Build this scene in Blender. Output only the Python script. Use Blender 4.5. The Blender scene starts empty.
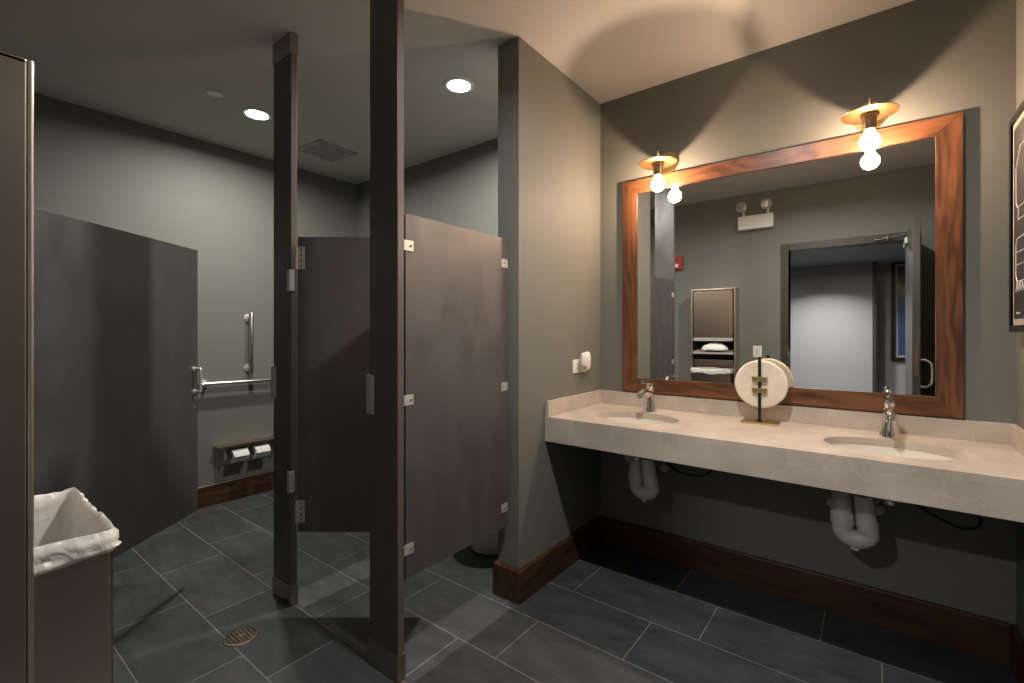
import bpy, bmesh, math, random
from mathutils import Vector, Matrix, noise
random.seed(7)
SC = bpy.context.scene
COL = SC.collection
PI = math.pi

# ------------------------------------------------------------------ materials
def new_mat(name):
    m = bpy.data.materials.new(name); m.use_nodes = True
    nt = m.node_tree
    b = nt.nodes['Principled BSDF']
    return m, nt, b

def N(nt, t, **kw):
    n = nt.nodes.new(t)
    for k, v in kw.items():
        setattr(n, k, v)
    return n

def simple(name, col, rough=.5, metal=0., spec=.5, noise_scale=0, bump=0., var=0., stretch=(1, 1, 1), coat=0.):
    """principled material with noise driven colour variation and bump"""
    m, nt, b = new_mat(name)
    b.inputs['Base Color'].default_value = (*col, 1)
    b.inputs['Roughness'].default_value = rough
    b.inputs['Metallic'].default_value = metal
    b.inputs['Specular IOR Level'].default_value = spec
    b.inputs['Coat Weight'].default_value = coat
    if noise_scale:
        tc = N(nt, 'ShaderNodeTexCoord'); mp = N(nt, 'ShaderNodeMapping')
        mp.inputs['Scale'].default_value = stretch
        nz = N(nt, 'ShaderNodeTexNoise'); nz.inputs['Scale'].default_value = noise_scale
        nz.inputs['Detail'].default_value = 5
        nt.links.new(tc.outputs['Object'], mp.inputs['Vector'])
        nt.links.new(mp.outputs['Vector'], nz.inputs['Vector'])
        if var:
            mx = N(nt, 'ShaderNodeMix', data_type='RGBA')
            mx.inputs[6].default_value = (*[c * (1 - var) for c in col], 1)
            mx.inputs[7].default_value = (*[min(1, c * (1 + var)) for c in col], 1)
            nt.links.new(nz.outputs['Fac'], mx.inputs[0])
            nt.links.new(mx.outputs[2], b.inputs['Base Color'])
        if bump:
            bp = N(nt, 'ShaderNodeBump'); bp.inputs['Strength'].default_value = bump
            bp.inputs['Distance'].default_value = .002
            nt.links.new(nz.outputs['Fac'], bp.inputs['Height'])
            nt.links.new(bp.outputs['Normal'], b.inputs['Normal'])
    return m

def emit(name, col, s):
    m, nt, b = new_mat(name)
    b.inputs['Base Color'].default_value = (.8, .8, .8, 1)
    b.inputs['Emission Color'].default_value = (*col, 1)
    b.inputs['Emission Strength'].default_value = s
    return m

def wood(name, axis, dark, light, rough=.35, sc=1.0):
    m, nt, b = new_mat(name)
    tc = N(nt, 'ShaderNodeTexCoord'); mp = N(nt, 'ShaderNodeMapping')
    s = [26 * sc, 26 * sc, 26 * sc]; s['XYZ'.index(axis)] = 1.6 * sc
    mp.inputs['Scale'].default_value = s
    n1 = N(nt, 'ShaderNodeTexNoise'); n1.inputs['Scale'].default_value = 1.0
    n1.inputs['Detail'].default_value = 7; n1.inputs['Distortion'].default_value = .6
    mp2 = N(nt, 'ShaderNodeMapping')
    s2 = [5 * sc] * 3; s2['XYZ'.index(axis)] = .9 * sc
    mp2.inputs['Scale'].default_value = s2
    n2 = N(nt, 'ShaderNodeTexNoise'); n2.inputs['Scale'].default_value = 1.0
    n2.inputs['Detail'].default_value = 2; n2.inputs['Distortion'].default_value = 1.2
    mul = N(nt, 'ShaderNodeMath', operation='MULTIPLY'); mul.inputs[1].default_value = 15.0
    fr = N(nt, 'ShaderNodeMath', operation='PINGPONG'); fr.inputs[1].default_value = 1.0
    ad = N(nt, 'ShaderNodeMath', operation='MULTIPLY_ADD'); ad.inputs[1].default_value = .45
    rp = N(nt, 'ShaderNodeValToRGB')
    rp.color_ramp.elements[0].position = .38; rp.color_ramp.elements[0].color = (*dark, 1)
    rp.color_ramp.elements[1].position = .95; rp.color_ramp.elements[1].color = (*light, 1)
    L = nt.links.new
    L(tc.outputs['Object'], mp.inputs['Vector']); L(mp.outputs['Vector'], n1.inputs['Vector'])
    L(tc.outputs['Object'], mp2.inputs['Vector']); L(mp2.outputs['Vector'], n2.inputs['Vector'])
    L(n2.outputs['Fac'], mul.inputs[0]); L(mul.outputs[0], fr.inputs[0])
    L(fr.outputs[0], ad.inputs[0]); L(n1.outputs['Fac'], ad.inputs[2])
    L(ad.outputs[0], rp.inputs['Fac']); L(rp.outputs['Color'], b.inputs['Base Color'])
    b.inputs['Roughness'].default_value = rough
    return m

def tile_mat():
    m, nt, b = new_mat('slate_floor_tile')
    L = nt.links.new
    tc = N(nt, 'ShaderNodeTexCoord'); mp = N(nt, 'ShaderNodeMapping')
    mp.inputs['Location'].default_value = (-.562 + .608 * 12, .3035 * 12, 0)
    br = N(nt, 'ShaderNodeTexBrick', offset=.665, offset_frequency=2, squash=1.0)
    br.inputs['Scale'].default_value = 1
    br.inputs['Brick Width'].default_value = .608
    br.inputs['Row Height'].default_value = .3035
    br.inputs['Mortar Size'].default_value = .0022
    br.inputs['Mortar Smooth'].default_value = .1
    br.inputs['Color1'].default_value = (.040, .043, .047, 1)
    br.inputs['Color2'].default_value = (.060, .063, .069, 1)
    br.inputs['Mortar'].default_value = (.20, .19, .175, 1)
    nz = N(nt, 'ShaderNodeTexNoise'); nz.inputs['Scale'].default_value = 5; nz.inputs['Detail'].default_value = 9
    nz.inputs['Roughness'].default_value = .65
    mp2 = N(nt, 'ShaderNodeMapping'); mp2.inputs['Scale'].default_value = (1, 2.2, 1)
    rp = N(nt, 'ShaderNodeValToRGB')
    rp.color_ramp.elements[0].position = .3; rp.color_ramp.elements[0].color = (.62, .62, .62, 1)
    rp.color_ramp.elements[1].position = .75; rp.color_ramp.elements[1].color = (1.45, 1.42, 1.38, 1)
    mx = N(nt, 'ShaderNodeMix', data_type='RGBA', blend_type='MULTIPLY'); mx.inputs[0].default_value = 1
    L(tc.outputs['Object'], mp.inputs['Vector']); L(mp.outputs['Vector'], br.inputs['Vector'])
    L(tc.outputs['Object'], mp2.inputs['Vector']); L(mp2.outputs['Vector'], nz.inputs['Vector'])
    L(nz.outputs['Fac'], rp.inputs['Fac'])
    L(br.outputs['Color'], mx.inputs[6]); L(rp.outputs['Color'], mx.inputs[7])
    L(mx.outputs[2], b.inputs['Base Color'])
    b.inputs['Roughness'].default_value = .5
    b.inputs['Specular IOR Level'].default_value = .35
    bp = N(nt, 'ShaderNodeBump'); bp.inputs['Strength'].default_value = .35; bp.inputs['Distance'].default_value = .0012
    inv = N(nt, 'ShaderNodeMath', operation='MULTIPLY_ADD'); inv.inputs[1].default_value = -1.5
    L(br.outputs['Fac'], inv.inputs[0]); L(nz.outputs['Fac'], inv.inputs[2])
    L(inv.outputs[0], bp.inputs['Height']); L(bp.outputs['Normal'], b.inputs['Normal'])
    return m

def stone_mat():
    m, nt, b = new_mat('beige_quartz')
    L = nt.links.new
    tc = N(nt, 'ShaderNodeTexCoord')
    nz = N(nt, 'ShaderNodeTexNoise'); nz.inputs['Scale'].default_value = 7; nz.inputs['Detail'].default_value = 8
    rp = N(nt, 'ShaderNodeValToRGB')
    rp.color_ramp.elements[0].position = .3; rp.color_ramp.elements[0].color = (.40, .345, .295, 1)
    rp.color_ramp.elements[1].position = .7; rp.color_ramp.elements[1].color = (.53, .465, .405, 1)
    vo = N(nt, 'ShaderNodeTexVoronoi', feature='DISTANCE_TO_EDGE'); vo.inputs['Scale'].default_value = 5.5
    n2 = N(nt, 'ShaderNodeTexNoise'); n2.inputs['Scale'].default_value = 3.5; n2.inputs['Detail'].default_value = 4
    vm = N(nt, 'ShaderNodeVectorMath', operation='MULTIPLY_ADD')
    vm.inputs[1].default_value = (.5, .5, .5)
    lt = N(nt, 'ShaderNodeMapRange'); lt.inputs[1].default_value = 0; lt.inputs[2].default_value = .018
    lt.inputs[3].default_value = .38; lt.inputs[4].default_value = 0
    mx = N(nt, 'ShaderNodeMix', data_type='RGBA'); mx.inputs[7].default_value = (.64, .585, .525, 1)
    L(tc.outputs['Object'], nz.inputs['Vector']); L(nz.outputs['Fac'], rp.inputs['Fac'])
    L(tc.outputs['Object'], n2.inputs['Vector'])
    L(n2.outputs['Color'], vm.inputs[0]); L(tc.outputs['Object'], vm.inputs[2])
    L(vm.outputs['Vector'], vo.inputs['Vector']); L(vo.outputs['Distance'], lt.inputs[0])
    L(lt.outputs[0], mx.inputs[0]); L(rp.outputs['Color'], mx.inputs[6])
    L(mx.outputs[2], b.inputs['Base Color'])
    b.inputs['Roughness'].default_value = .32
    return m

def steel_mat(name, col, rough, axis='Z', bump=.12):
    """brushed metal: fine lines along the given axis"""
    m, nt, b = new_mat(name)
    L = nt.links.new
    tc = N(nt, 'ShaderNodeTexCoord'); mp = N(nt, 'ShaderNodeMapping')
    s = [260, 260, 260]; s['XYZ'.index(axis)] = 3
    mp.inputs['Scale'].default_value = s
    nz = N(nt, 'ShaderNodeTexNoise'); nz.inputs['Scale'].default_value = 1; nz.inputs['Detail'].default_value = 3
    bp = N(nt, 'ShaderNodeBump'); bp.inputs['Strength'].default_value = bump; bp.inputs['Distance'].default_value = .0006
    L(tc.outputs['Object'], mp.inputs['Vector']); L(mp.outputs['Vector'], nz.inputs['Vector'])
    L(nz.outputs['Fac'], bp.inputs['Height']); L(bp.outputs['Normal'], b.inputs['Normal'])
    b.inputs['Base Color'].default_value = (*col, 1)
    b.inputs['Metallic'].default_value = 1; b.inputs['Roughness'].default_value = rough
    return m

def art_mat():
    m, nt, b = new_mat('abstract_painting')
    L = nt.links.new
    tc = N(nt, 'ShaderNodeTexCoord'); sx = N(nt, 'ShaderNodeSeparateXYZ')
    nz = N(nt, 'ShaderNodeTexNoise'); nz.inputs['Scale'].default_value = 6; nz.inputs['Detail'].default_value = 4
    ad = N(nt, 'ShaderNodeMath', operation='MULTIPLY_ADD'); ad.inputs[1].default_value = .35
    rp = N(nt, 'ShaderNodeValToRGB')
    e = rp.color_ramp.elements
    e[0].position = .1; e[0].color = (.02, .055, .16, 1)
    e[1].position = 1.0; e[1].color = (.07, .03, .02, 1)
    for p, c in ((.45, (.03, .10, .24)), (.68, (.12, .14, .18)), (.75, (.30, .22, .06)), (.85, (.10, .04, .02))):
        k = e.new(p); k.color = (*c, 1)
    L(tc.outputs['Generated'], sx.inputs[0]); L(tc.outputs['Object'], nz.inputs['Vector'])
    L(nz.outputs['Fac'], ad.inputs[0]); 
    ad2 = N(nt, 'ShaderNodeMath', operation='SUBTRACT'); ad2.inputs[1].default_value = .17
    L(sx.outputs['Z'], ad.inputs[2]); L(ad.outputs[0], ad2.inputs[0]); L(ad2.outputs[0], rp.inputs['Fac'])
    L(rp.outputs['Color'], b.inputs['Base Color']); b.inputs['Roughness'].default_value = .5
    return m

WALLC = (.165, .166, .149)
M_wall = simple('wall_paint', WALLC, .62, spec=.3, noise_scale=60, bump=.12, var=.03)
M_ceil = simple('ceiling_paint', (.58, .555, .52), .8, spec=.2, noise_scale=40, bump=.08, var=.03)
M_hall = simple('hall_paint', (.30, .30, .303), .6, spec=.3, noise_scale=60, bump=.08, var=.02)
M_tile = tile_mat()
M_stone = stone_mat()
CH_D, CH_L = (.050, .0180, .0075), (.165, .064, .027)
M_woodx = wood('cherry_wood_along_x', 'X', CH_D, CH_L)
M_woodz = wood('cherry_wood_along_z', 'Z', CH_D, CH_L)
BB_D, BB_L = (.030, .012, .0055), (.075, .033, .015)
M_bbx = wood('baseboard_wood_x', 'X', BB_D, BB_L, .4, .7)
M_bby = wood('baseboard_wood_y', 'Y', BB_D, BB_L, .4, .7)
M_lam = simple('charcoal_laminate', (.064, .059, .060), .44, spec=1.0, noise_scale=14, bump=.14, var=.22, stretch=(1, 1, .5))
def rough_var(m, lo, hi, scale, stretch):
    nt = m.node_tree; b = nt.nodes['Principled BSDF']
    tc = N(nt, 'ShaderNodeTexCoord'); mp = N(nt, 'ShaderNodeMapping'); mp.inputs['Scale'].default_value = stretch
    nz = N(nt, 'ShaderNodeTexNoise'); nz.inputs['Scale'].default_value = scale; nz.inputs['Detail'].default_value = 6
    mr = N(nt, 'ShaderNodeMapRange'); mr.inputs[1].default_value = .3; mr.inputs[2].default_value = .7
    mr.inputs[3].default_value = lo; mr.inputs[4].default_value = hi
    nt.links.new(tc.outputs['Object'], mp.inputs['Vector']); nt.links.new(mp.outputs['Vector'], nz.inputs['Vector'])
    nt.links.new(nz.outputs['Fac'], mr.inputs[0]); nt.links.new(mr.outputs[0], b.inputs['Roughness'])
rough_var(M_lam, .32, .58, 7, (1, 1, .6))
M_lamedge = simple('laminate_edge', (.10, .086, .082), .35, noise_scale=20, var=.08)
M_chrome = simple('chrome', (.82, .80, .78), .09, 1)
M_bracket = steel_mat('satin_bracket_steel', (.62, .60, .57), .42)
M_bracket.node_tree.nodes['Principled BSDF'].inputs['Metallic'].default_value = .55
M_steel = steel_mat('brushed_stainless', (.60, .50, .42), .30, 'Z', .10)
M_steelh = steel_mat('brushed_stainless_side', (.60, .52, .45), .28, 'Y', .25)
M_grab = steel_mat('satin_grab_bar', (.62, .60, .57), .28, 'X')
M_shoe = steel_mat('shoe_steel', (.40, .35, .31), .30, 'X')
M_brass = simple('brushed_brass', (.62, .46, .22), .28, 1, noise_scale=30, var=.08)
M_sock = simple('dark_bronze', (.22, .16, .10), .38, 1, noise_scale=30, var=.1)
M_dark = simple('black_metal', (.014, .012, .011), .4, .4, noise_scale=20, var=.1)
M_black = simple('black_plastic', (.012, .012, .012), .4, noise_scale=20, var=.1)
M_white = simple('white_plastic', (.74, .73, .70), .4, noise_scale=15, var=.02)
M_pipe = simple('white_trap_cover', (.56, .56, .57), .35, noise_scale=15, var=.04)
M_porc = simple('white_porcelain', (.72, .71, .69), .12, noise_scale=8, var=.01)
M_basin = simple('bisque_porcelain', (.74, .70, .64), .16, noise_scale=8, var=.02)
M_paper = simple('white_paper', (.78, .76, .73), .8, noise_scale=40, var=.05, bump=.2)
M_red = simple('red_plastic', (.42, .025, .02), .35, noise_scale=15, var=.05)
M_frame = simple('dark_metal_door_frame', (.030, .025, .021), .5, noise_scale=25, var=.06)
M_door = simple('dark_entrance_door', (.050, .050, .050), .32, noise_scale=12, var=.06, bump=.05)
M_mat = simple('poster_mat_board', (.34, .31, .265), .8, noise_scale=50, var=.03)
M_chalk = simple('chalk_grey_print', (.013, .014, .017), .6, noise_scale=14, var=.2)
M_line = simple('white_drawn_line', (.62, .60, .56), .7, noise_scale=30, var=.1)
M_art = art_mat()
M_vent = simple('vent_paint', (.44, .42, .39), .6, noise_scale=20, var=.03)
M_detect = simple('white_cover_plate', (.88, .87, .85), .5, noise_scale=15, var=.03)

def onyx():
    m, nt, b = new_mat('alabaster')
    L = nt.links.new
    tc = N(nt, 'ShaderNodeTexCoord')
    nz = N(nt, 'ShaderNodeTexNoise'); nz.inputs['Scale'].default_value = 14; nz.inputs['Detail'].default_value = 7
    nz.inputs['Distortion'].default_value = 1.5
    rp = N(nt, 'ShaderNodeValToRGB')
    rp.color_ramp.elements[0].position = .25; rp.color_ramp.elements[0].color = (.70, .62, .49, 1)
    rp.color_ramp.elements[1].position = .65; rp.color_ramp.elements[1].color = (.82, .75, .63, 1)
    L(tc.outputs['Object'], nz.inputs['Vector']); L(nz.outputs['Fac'], rp.inputs['Fac'])
    L(rp.outputs['Color'], b.inputs['Base Color'])
    b.inputs['Roughness'].default_value = .28
    b.inputs['Subsurface Weight'].default_value = .4
    b.inputs['Subsurface Radius'].default_value = (1, .8, .5)
    b.inputs['Subsurface Scale'].default_value = .02
    return m
M_onyx = onyx()

def liner_mat():
    m, nt, b = new_mat('white_bin_liner')
    L = nt.links.new
    tc = N(nt, 'ShaderNodeTexCoord')
    nz = N(nt, 'ShaderNodeTexNoise'); nz.inputs['Scale'].default_value = 32; nz.inputs['Detail'].default_value = 4
    nz.inputs['Distortion'].default_value = 1.2
    bp = N(nt, 'ShaderNodeBump'); bp.inputs['Strength'].default_value = .6; bp.inputs['Distance'].default_value = .006
    L(tc.outputs['Object'], nz.inputs['Vector']); L(nz.outputs['Fac'], bp.inputs['Height'])
    L(bp.outputs['Normal'], b.inputs['Normal'])
    b.inputs['Base Color'].default_value = (.72, .70, .675, 1)
    b.inputs['Roughness'].default_value = .32
    b.inputs['Transmission Weight'].default_value = .0
    return m
M_liner = liner_mat()

def mirror_mat():
    m, nt, b = new_mat('mirror_silver')
    b.inputs['Base Color'].default_value = (.91, .92, .91, 1)
    b.inputs['Metallic'].default_value = 1; b.inputs['Roughness'].default_value = 0.0
    return m
M_mirror = mirror_mat()
WARM = (1.0, .69, .465)
def bulb_mat():
    # thin glowing clear envelope: light from the filament passes straight through
    m, nt, b = new_mat('glowing_bulb_glass')
    nt.nodes.remove(b)
    out = [n for n in nt.nodes if n.type == 'OUTPUT_MATERIAL'][0]
    tr = N(nt, 'ShaderNodeBsdfTransparent'); em = N(nt, 'ShaderNodeEmission'); ad = N(nt, 'ShaderNodeAddShader')
    em.inputs['Color'].default_value = (*WARM, 1); em.inputs['Strength'].default_value = 14
    nt.links.new(tr.outputs[0], ad.inputs[0]); nt.links.new(em.outputs[0], ad.inputs[1])
    nt.links.new(ad.outputs[0], out.inputs['Surface'])
    return m
M_bulb = bulb_mat()
M_fil = emit('warm_filament_glow', WARM, 3300)
M_lens = emit('downlight_lens_glow', (1, .97, .90), 40)

# ------------------------------------------------------------------ geometry helpers
class MB:
    def __init__(s):
        s.bm = bmesh.new(); s.bev = False
    def _add(s, other, mat=None):
        if mat is not None:
            bmesh.ops.transform(other, matrix=mat, verts=other.verts)
        me = bpy.data.meshes.new('tmp'); other.to_mesh(me); other.free()
        s.bm.from_mesh(me); bpy.data.meshes.remove(me)
        return s
    def box(s, x0, x1, y0, y1, z0, z1, bev=0., seg=2, mat=None):
        b = bmesh.new(); bmesh.ops.create_cube(b, size=1)
        for v in b.verts:
            v.co = Vector(((x0 + x1) / 2 + v.co.x * (x1 - x0), (y0 + y1) / 2 + v.co.y * (y1 - y0), (z0 + z1) / 2 + v.co.z * (z1 - z0)))
        if bev:
            s.bev = True
            bmesh.ops.bevel(b, geom=b.edges[:], offset=bev, segments=seg, profile=.5, affect='EDGES')
        return s._add(b, mat)
    def cyl(s, p0, p1, r0, r1=None, seg=24, bev=0.):
        p0, p1 = Vector(p0), Vector(p1); d = p1 - p0
        b = bmesh.new()
        bmesh.ops.create_cone(b, cap_ends=True, segments=seg, radius1=r0, radius2=r0 if r1 is None else r1, depth=d.length)
        if bev:
            ed = [e for e in b.edges if len(e.link_faces) == 2 and any(len(f.verts) > 4 for f in e.link_faces)]
            bmesh.ops.bevel(b, geom=ed, offset=bev, segments=2, profile=.5, affect='EDGES')
        M = Matrix.Translation((p0 + p1) / 2) @ d.to_track_quat('Z', 'Y').to_matrix().to_4x4()
        return s._add(b, M)
    def lathe(s, prof, c=(0, 0, 0), axis='Z', seg=40, sx=1., sy=1.):
        """prof: list of (r, h); revolve around axis through c"""
        b = bmesh.new(); rings = []
        for r, h in prof:
            if r < 1e-6:
                rings.append([b.verts.new((0, 0, h))])
            else:
                rings.append([b.verts.new((r * sx * math.cos(2 * PI * i / seg), r * sy * math.sin(2 * PI * i / seg), h)) for i in range(seg)])
        for a, c2 in zip(rings, rings[1:]):
            for i in range(seg):
                j = (i + 1) % seg
                if len(a) == 1 and len(c2) == 1: continue
                if len(a) == 1: b.faces.new((a[0], c2[i], c2[j]))
                elif len(c2) == 1: b.faces.new((a[i], a[j], c2[0]))
                else: b.faces.new((a[i], a[j], c2[j], c2[i]))
        bmesh.ops.recalc_face_normals(b, faces=b.faces)
        R = {'Z': Matrix(), 'Y': Matrix.Rotation(-PI / 2, 4, 'X'), 'X': Matrix.Rotation(PI / 2, 4, 'Y')}[axis]
        return s._add(b, Matrix.Translation(c) @ R)
    def tube(s, pts, r, seg=12, samples=8, smooth_path=True, radii=None):
        P = [Vector(p) for p in pts]
        if smooth_path and len(P) > 2:
            Q = []; Rr = []
            rad = radii or [r] * len(P)
            E = [2 * P[0] - P[1]] + P + [2 * P[-1] - P[-2]]
            for i in range(1, len(E) - 2):
                for k in range(samples):
                    t = k / samples
                    a, b_, c, d = E[i - 1], E[i], E[i + 1], E[i + 2]
                    Q.append(.5 * (2 * b_ + (c - a) * t + (2 * a - 5 * b_ + 4 * c - d) * t * t + (3 * b_ - a - 3 * c + d) * t ** 3))
                    Rr.append(rad[i - 1] * (1 - t) + rad[i] * t)
            Q.append(P[-1]); Rr.append(rad[-1])
        else:
            Q = P; Rr = radii or [r] * len(P)
        b = bmesh.new(); rings = []
        up = None
        for i, q in enumerate(Q):
            t = (Q[min(i + 1, len(Q) - 1)] - Q[max(i - 1, 0)]).normalized()
            if up is None:
                up = Vector((0, 0, 1)) if abs(t.z) < .9 else Vector((1, 0, 0))
            up = (up - t * up.dot(t)).normalized(); sd = t.cross(up)
            rings.append([b.verts.new(q + (up * math.cos(2 * PI * k / seg) + sd * math.sin(2 * PI * k / seg)) * Rr[i]) for k in range(seg)])
        for a, c in zip(rings, rings[1:]):
            for k in range(seg):
                b.faces.new((a[k], a[(k + 1) % seg], c[(k + 1) % seg], c[k]))
        b.faces.new(rings[0][::-1]); b.faces.new(rings[-1])
        bmesh.ops.recalc_face_normals(b, faces=b.faces)
        return s._add(b)
    def loft(s, rings, cap0=True, cap1=True):
        b = bmesh.new()
        R = [[b.verts.new(p) for p in r] for r in rings]
        n = len(R[0])
        for a, c in zip(R, R[1:]):
            for k in range(n):
                b.faces.new((a[k], a[(k + 1) % n], c[(k + 1) % n], c[k]))
        if cap0: b.faces.new(R[0][::-1])
        if cap1: b.faces.new(R[-1])
        bmesh.ops.recalc_face_normals(b, faces=b.faces)
        return s._add(b)
    def prism(s, poly, axis, a0, a1):
        """extrude a 2D polygon along an axis; poly in the two other axes (cyclic order yz / xz / xy)"""
        def P(p, a):
            return {'X': (a, p[0], p[1]), 'Y': (p[0], a, p[1]), 'Z': (p[0], p[1], a)}[axis]
        return s.loft([[P(p, a0) for p in poly], [P(p, a1) for p in poly]])
    def build(s, name, mat, parent=None, smooth=True, ang=35):
        me = bpy.data.meshes.new(name)
        bmesh.ops.remove_doubles(s.bm, verts=s.bm.verts, dist=1e-6)
        s.bm.to_mesh(me); s.bm.free()
        me.materials.append(mat)
        o = bpy.data.objects.new(name, me); COL.objects.link(o)
        if parent: o.parent = parent
        if smooth and len(me.polygons):
            me.polygons.foreach_set('use_smooth', [True] * len(me.polygons))
            me.set_sharp_from_angle(angle=math.radians(ang))
            if s.bev:
                wn = o.modifiers.new('weighted_normals', 'WEIGHTED_NORMAL'); wn.keep_sharp = True; wn.weight = 100; wn.mode = 'FACE_AREA'
        return o

def thing(name, label, cat, loc=(0, 0, 0), rz=0., group=None):
    o = bpy.data.objects.new(name, None); COL.objects.link(o)
    o.location = loc; o.rotation_euler = (0, 0, rz); o.empty_display_size = .05
    o['label'] = label; o['category'] = cat
    if group: o['group'] = group
    return o
def tag(o, label, cat, group=None):
    o['label'] = label; o['category'] = cat
    if group: o['group'] = group
    return o
def struct(o, label=None):
    o['kind'] = 'structure'
    if label: o['label'] = label
    return o
def dup(root, loc, label=None, rz=None):
    r = root.copy(); COL.objects.link(r); r.location = loc
    if rz is not None: r.rotation_euler = (0, 0, rz)
    if label: r['label'] = label
    for ch in list(root.children):
        c = ch.copy(); COL.objects.link(c); c.parent = r
        for g in list(ch.children):
            d = g.copy(); COL.objects.link(d); d.parent = c
    return r

# ------------------------------------------------------------------ dimensions
H = 2.72; W = 1.787; XW = -2.589; YS = -2.69
L_ = .847; T_ = .129; BT = .0187; HB = .1585

# ------------------------------------------------------------------ setting
struct(MB().box(XW - .1, 3.2, -6.1, .1, -.08, 0).build('floor', M_tile, smooth=False))
struct(MB().box(XW - .1, W + .1, YS - .12, .1, H, H + .1).build('ceiling', M_ceil, smooth=False))
struct(MB().box(XW - .1, W + .1, 0, .1, 0, H).build('wall_mirror_side', M_wall, smooth=False))
struct(MB().box(XW - .1, XW, YS - .1, 0, 0, H).build('wall_stall_side', M_wall, smooth=False))
struct(MB().box(W, W + .1, YS - .1, 0, 0, H).build('wall_right', M_wall, smooth=False))
struct(MB().box(-T_, 0, -L_, 0, 0, H).build('wall_wing', M_wall, smooth=False))
DX0, DX1, DZ = .668, 1.61, 2.115
struct(MB().box(XW - .1, DX0, YS - .12, YS, 0, H).box(DX1, W + .1, YS - .12, YS, 0, H).box(DX0, DX1, YS - .12, YS, DZ, H).build('wall_entrance', M_wall, smooth=False))
# baseboards (slightly stepped top edge)
def bb_prof(d):  # cross-section (offset from wall, z)
    return [(0, 0), (d, 0), (d, HB - .008), (d - .006, HB), (0, HB)]
struct(MB().prism([(-p, z) for p, z in bb_prof(BT)], 'X', BT * .5, W - BT).build('baseboard_mirror_side', M_bbx, smooth=False))
b = MB()
def ring_bb(path, d):
    """baseboard swept along a polyline; list of (x,y) wall corners with outward mitre offset (ox,oy)"""
    rings = []
    for (x, y, ox, oy) in path:
        rings.append([(x + ox * p, y + oy * p, z) for p, z in bb_prof(d)])
    return MB().loft(rings)
struct(ring_bb([(0, -BT * .5, 1, 0), (0, -L_, 1, -1), (-T_, -L_, -1, -1), (-T_, 0, -1, 0)], BT).build('baseboard_wing', M_bby, smooth=False))
struct(MB().prism([(XW + p, z) for p, z in bb_prof(BT)], 'Y', YS, 0).build('baseboard_stall_side', M_bby, smooth=False))
struct(MB().prism([(-p, z) for p, z in bb_prof(BT)], 'X', XW + BT, -T_ - BT).build('baseboard_stall_back', M_bbx, smooth=False))
struct(MB().prism([(W - p, z) for p, z in bb_prof(BT)], 'Y', YS + .05, 0).build('baseboard_right', M_bby, smooth=False))
struct(MB().prism([(YS + p, z) for p, z in bb_prof(BT)], 'X', XW + BT, DX0 - .06).build('baseboard_entrance', M_bbx, smooth=False))
# entrance door frame
FW = .052
f = MB()
f.box(DX0 - FW, DX0 + .016, YS - .135, YS + .014, 0, DZ + FW, .003)
f.box(DX1 - .016, DX1 + FW, YS - .135, YS + .014, 0, DZ + FW, .003)
f.box(DX0 + .016, DX1 - .016, YS - .135, YS + .014, DZ - .016, DZ + FW, .003)
struct(f.build('trim_1', M_frame))
# hall beyond the entrance
struct(MB().box(-1.6, 1.36, -5.49, -5.39, 0, 2.25).build('wall_hall_far', M_hall, smooth=False))
struct(MB().box(1.36, 3.2, -5.78, -5.68, 0, 2.25).build('wall_hall_recess', M_hall, smooth=False))
struct(MB().box(1.33, 1.373, -5.70, -5.38, 0, 2.25).build('trim_2', M_frame, smooth=False))
struct(MB().box(-1.7, -1.6, -5.80, YS - .12, 0, 2.25).build('wall_hall_left', M_hall, smooth=False))
struct(MB().box(3.1, 3.2, -5.80, YS - .12, 0, 2.25).build('wall_hall_right', M_hall, smooth=False))
struct(MB().box(-1.7, 3.2, -5.80, YS - .12, 2.25, 2.35).build('ceiling_hall', M_hall, smooth=False))

# entrance door leaf, open into the room, hinged on the right jamb
dl = struct(MB().box(-.044, 0, 0, .925, .008, DZ - .004, .002).build('door_1', M_door))
dl.location = (DX1 - .004, YS + .036, 0); 
h = MB()
h.box(-.033, -.011, .922, .9275, .99, 1.22, .001); h.cyl((-.022, .926, 1.03), (-.022, .930, 1.03), .009, seg=12); h.box(-.029, -.015, .926, .934, 1.08, 1.12, .001)
h.build('lock_plate', M_sock, dl)
h = MB()
h.tube([(.0, .86, 1.10), (.03, .86, 1.10), (.058, .86, 1.075), (.064, .86, 1.04), (.064, .86, .97), (.058, .86, .935), (.03, .86, .91), (0, .86, .91)], .010, samples=5)
h.build('pull_handle', M_chrome, dl)
h = MB(); h.box(-.06, -.044, .05, .34, DZ - .10, DZ - .05, .004)
h.build('closer_body', M_bracket, dl)
h = MB(); h.tube([(-.05, .18, DZ + .005), (-.16, .0, DZ + .012), (-.235, -.012, DZ + .014)], .008, smooth_path=False)
h.cyl((-.16, .0, DZ - .005), (-.16, 0, DZ + .026), .013); h.box(-.26, -.20, -.022, .004, DZ - .0, DZ + .03, .003)
h.build('closer_arm', M_chrome, dl)

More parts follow.
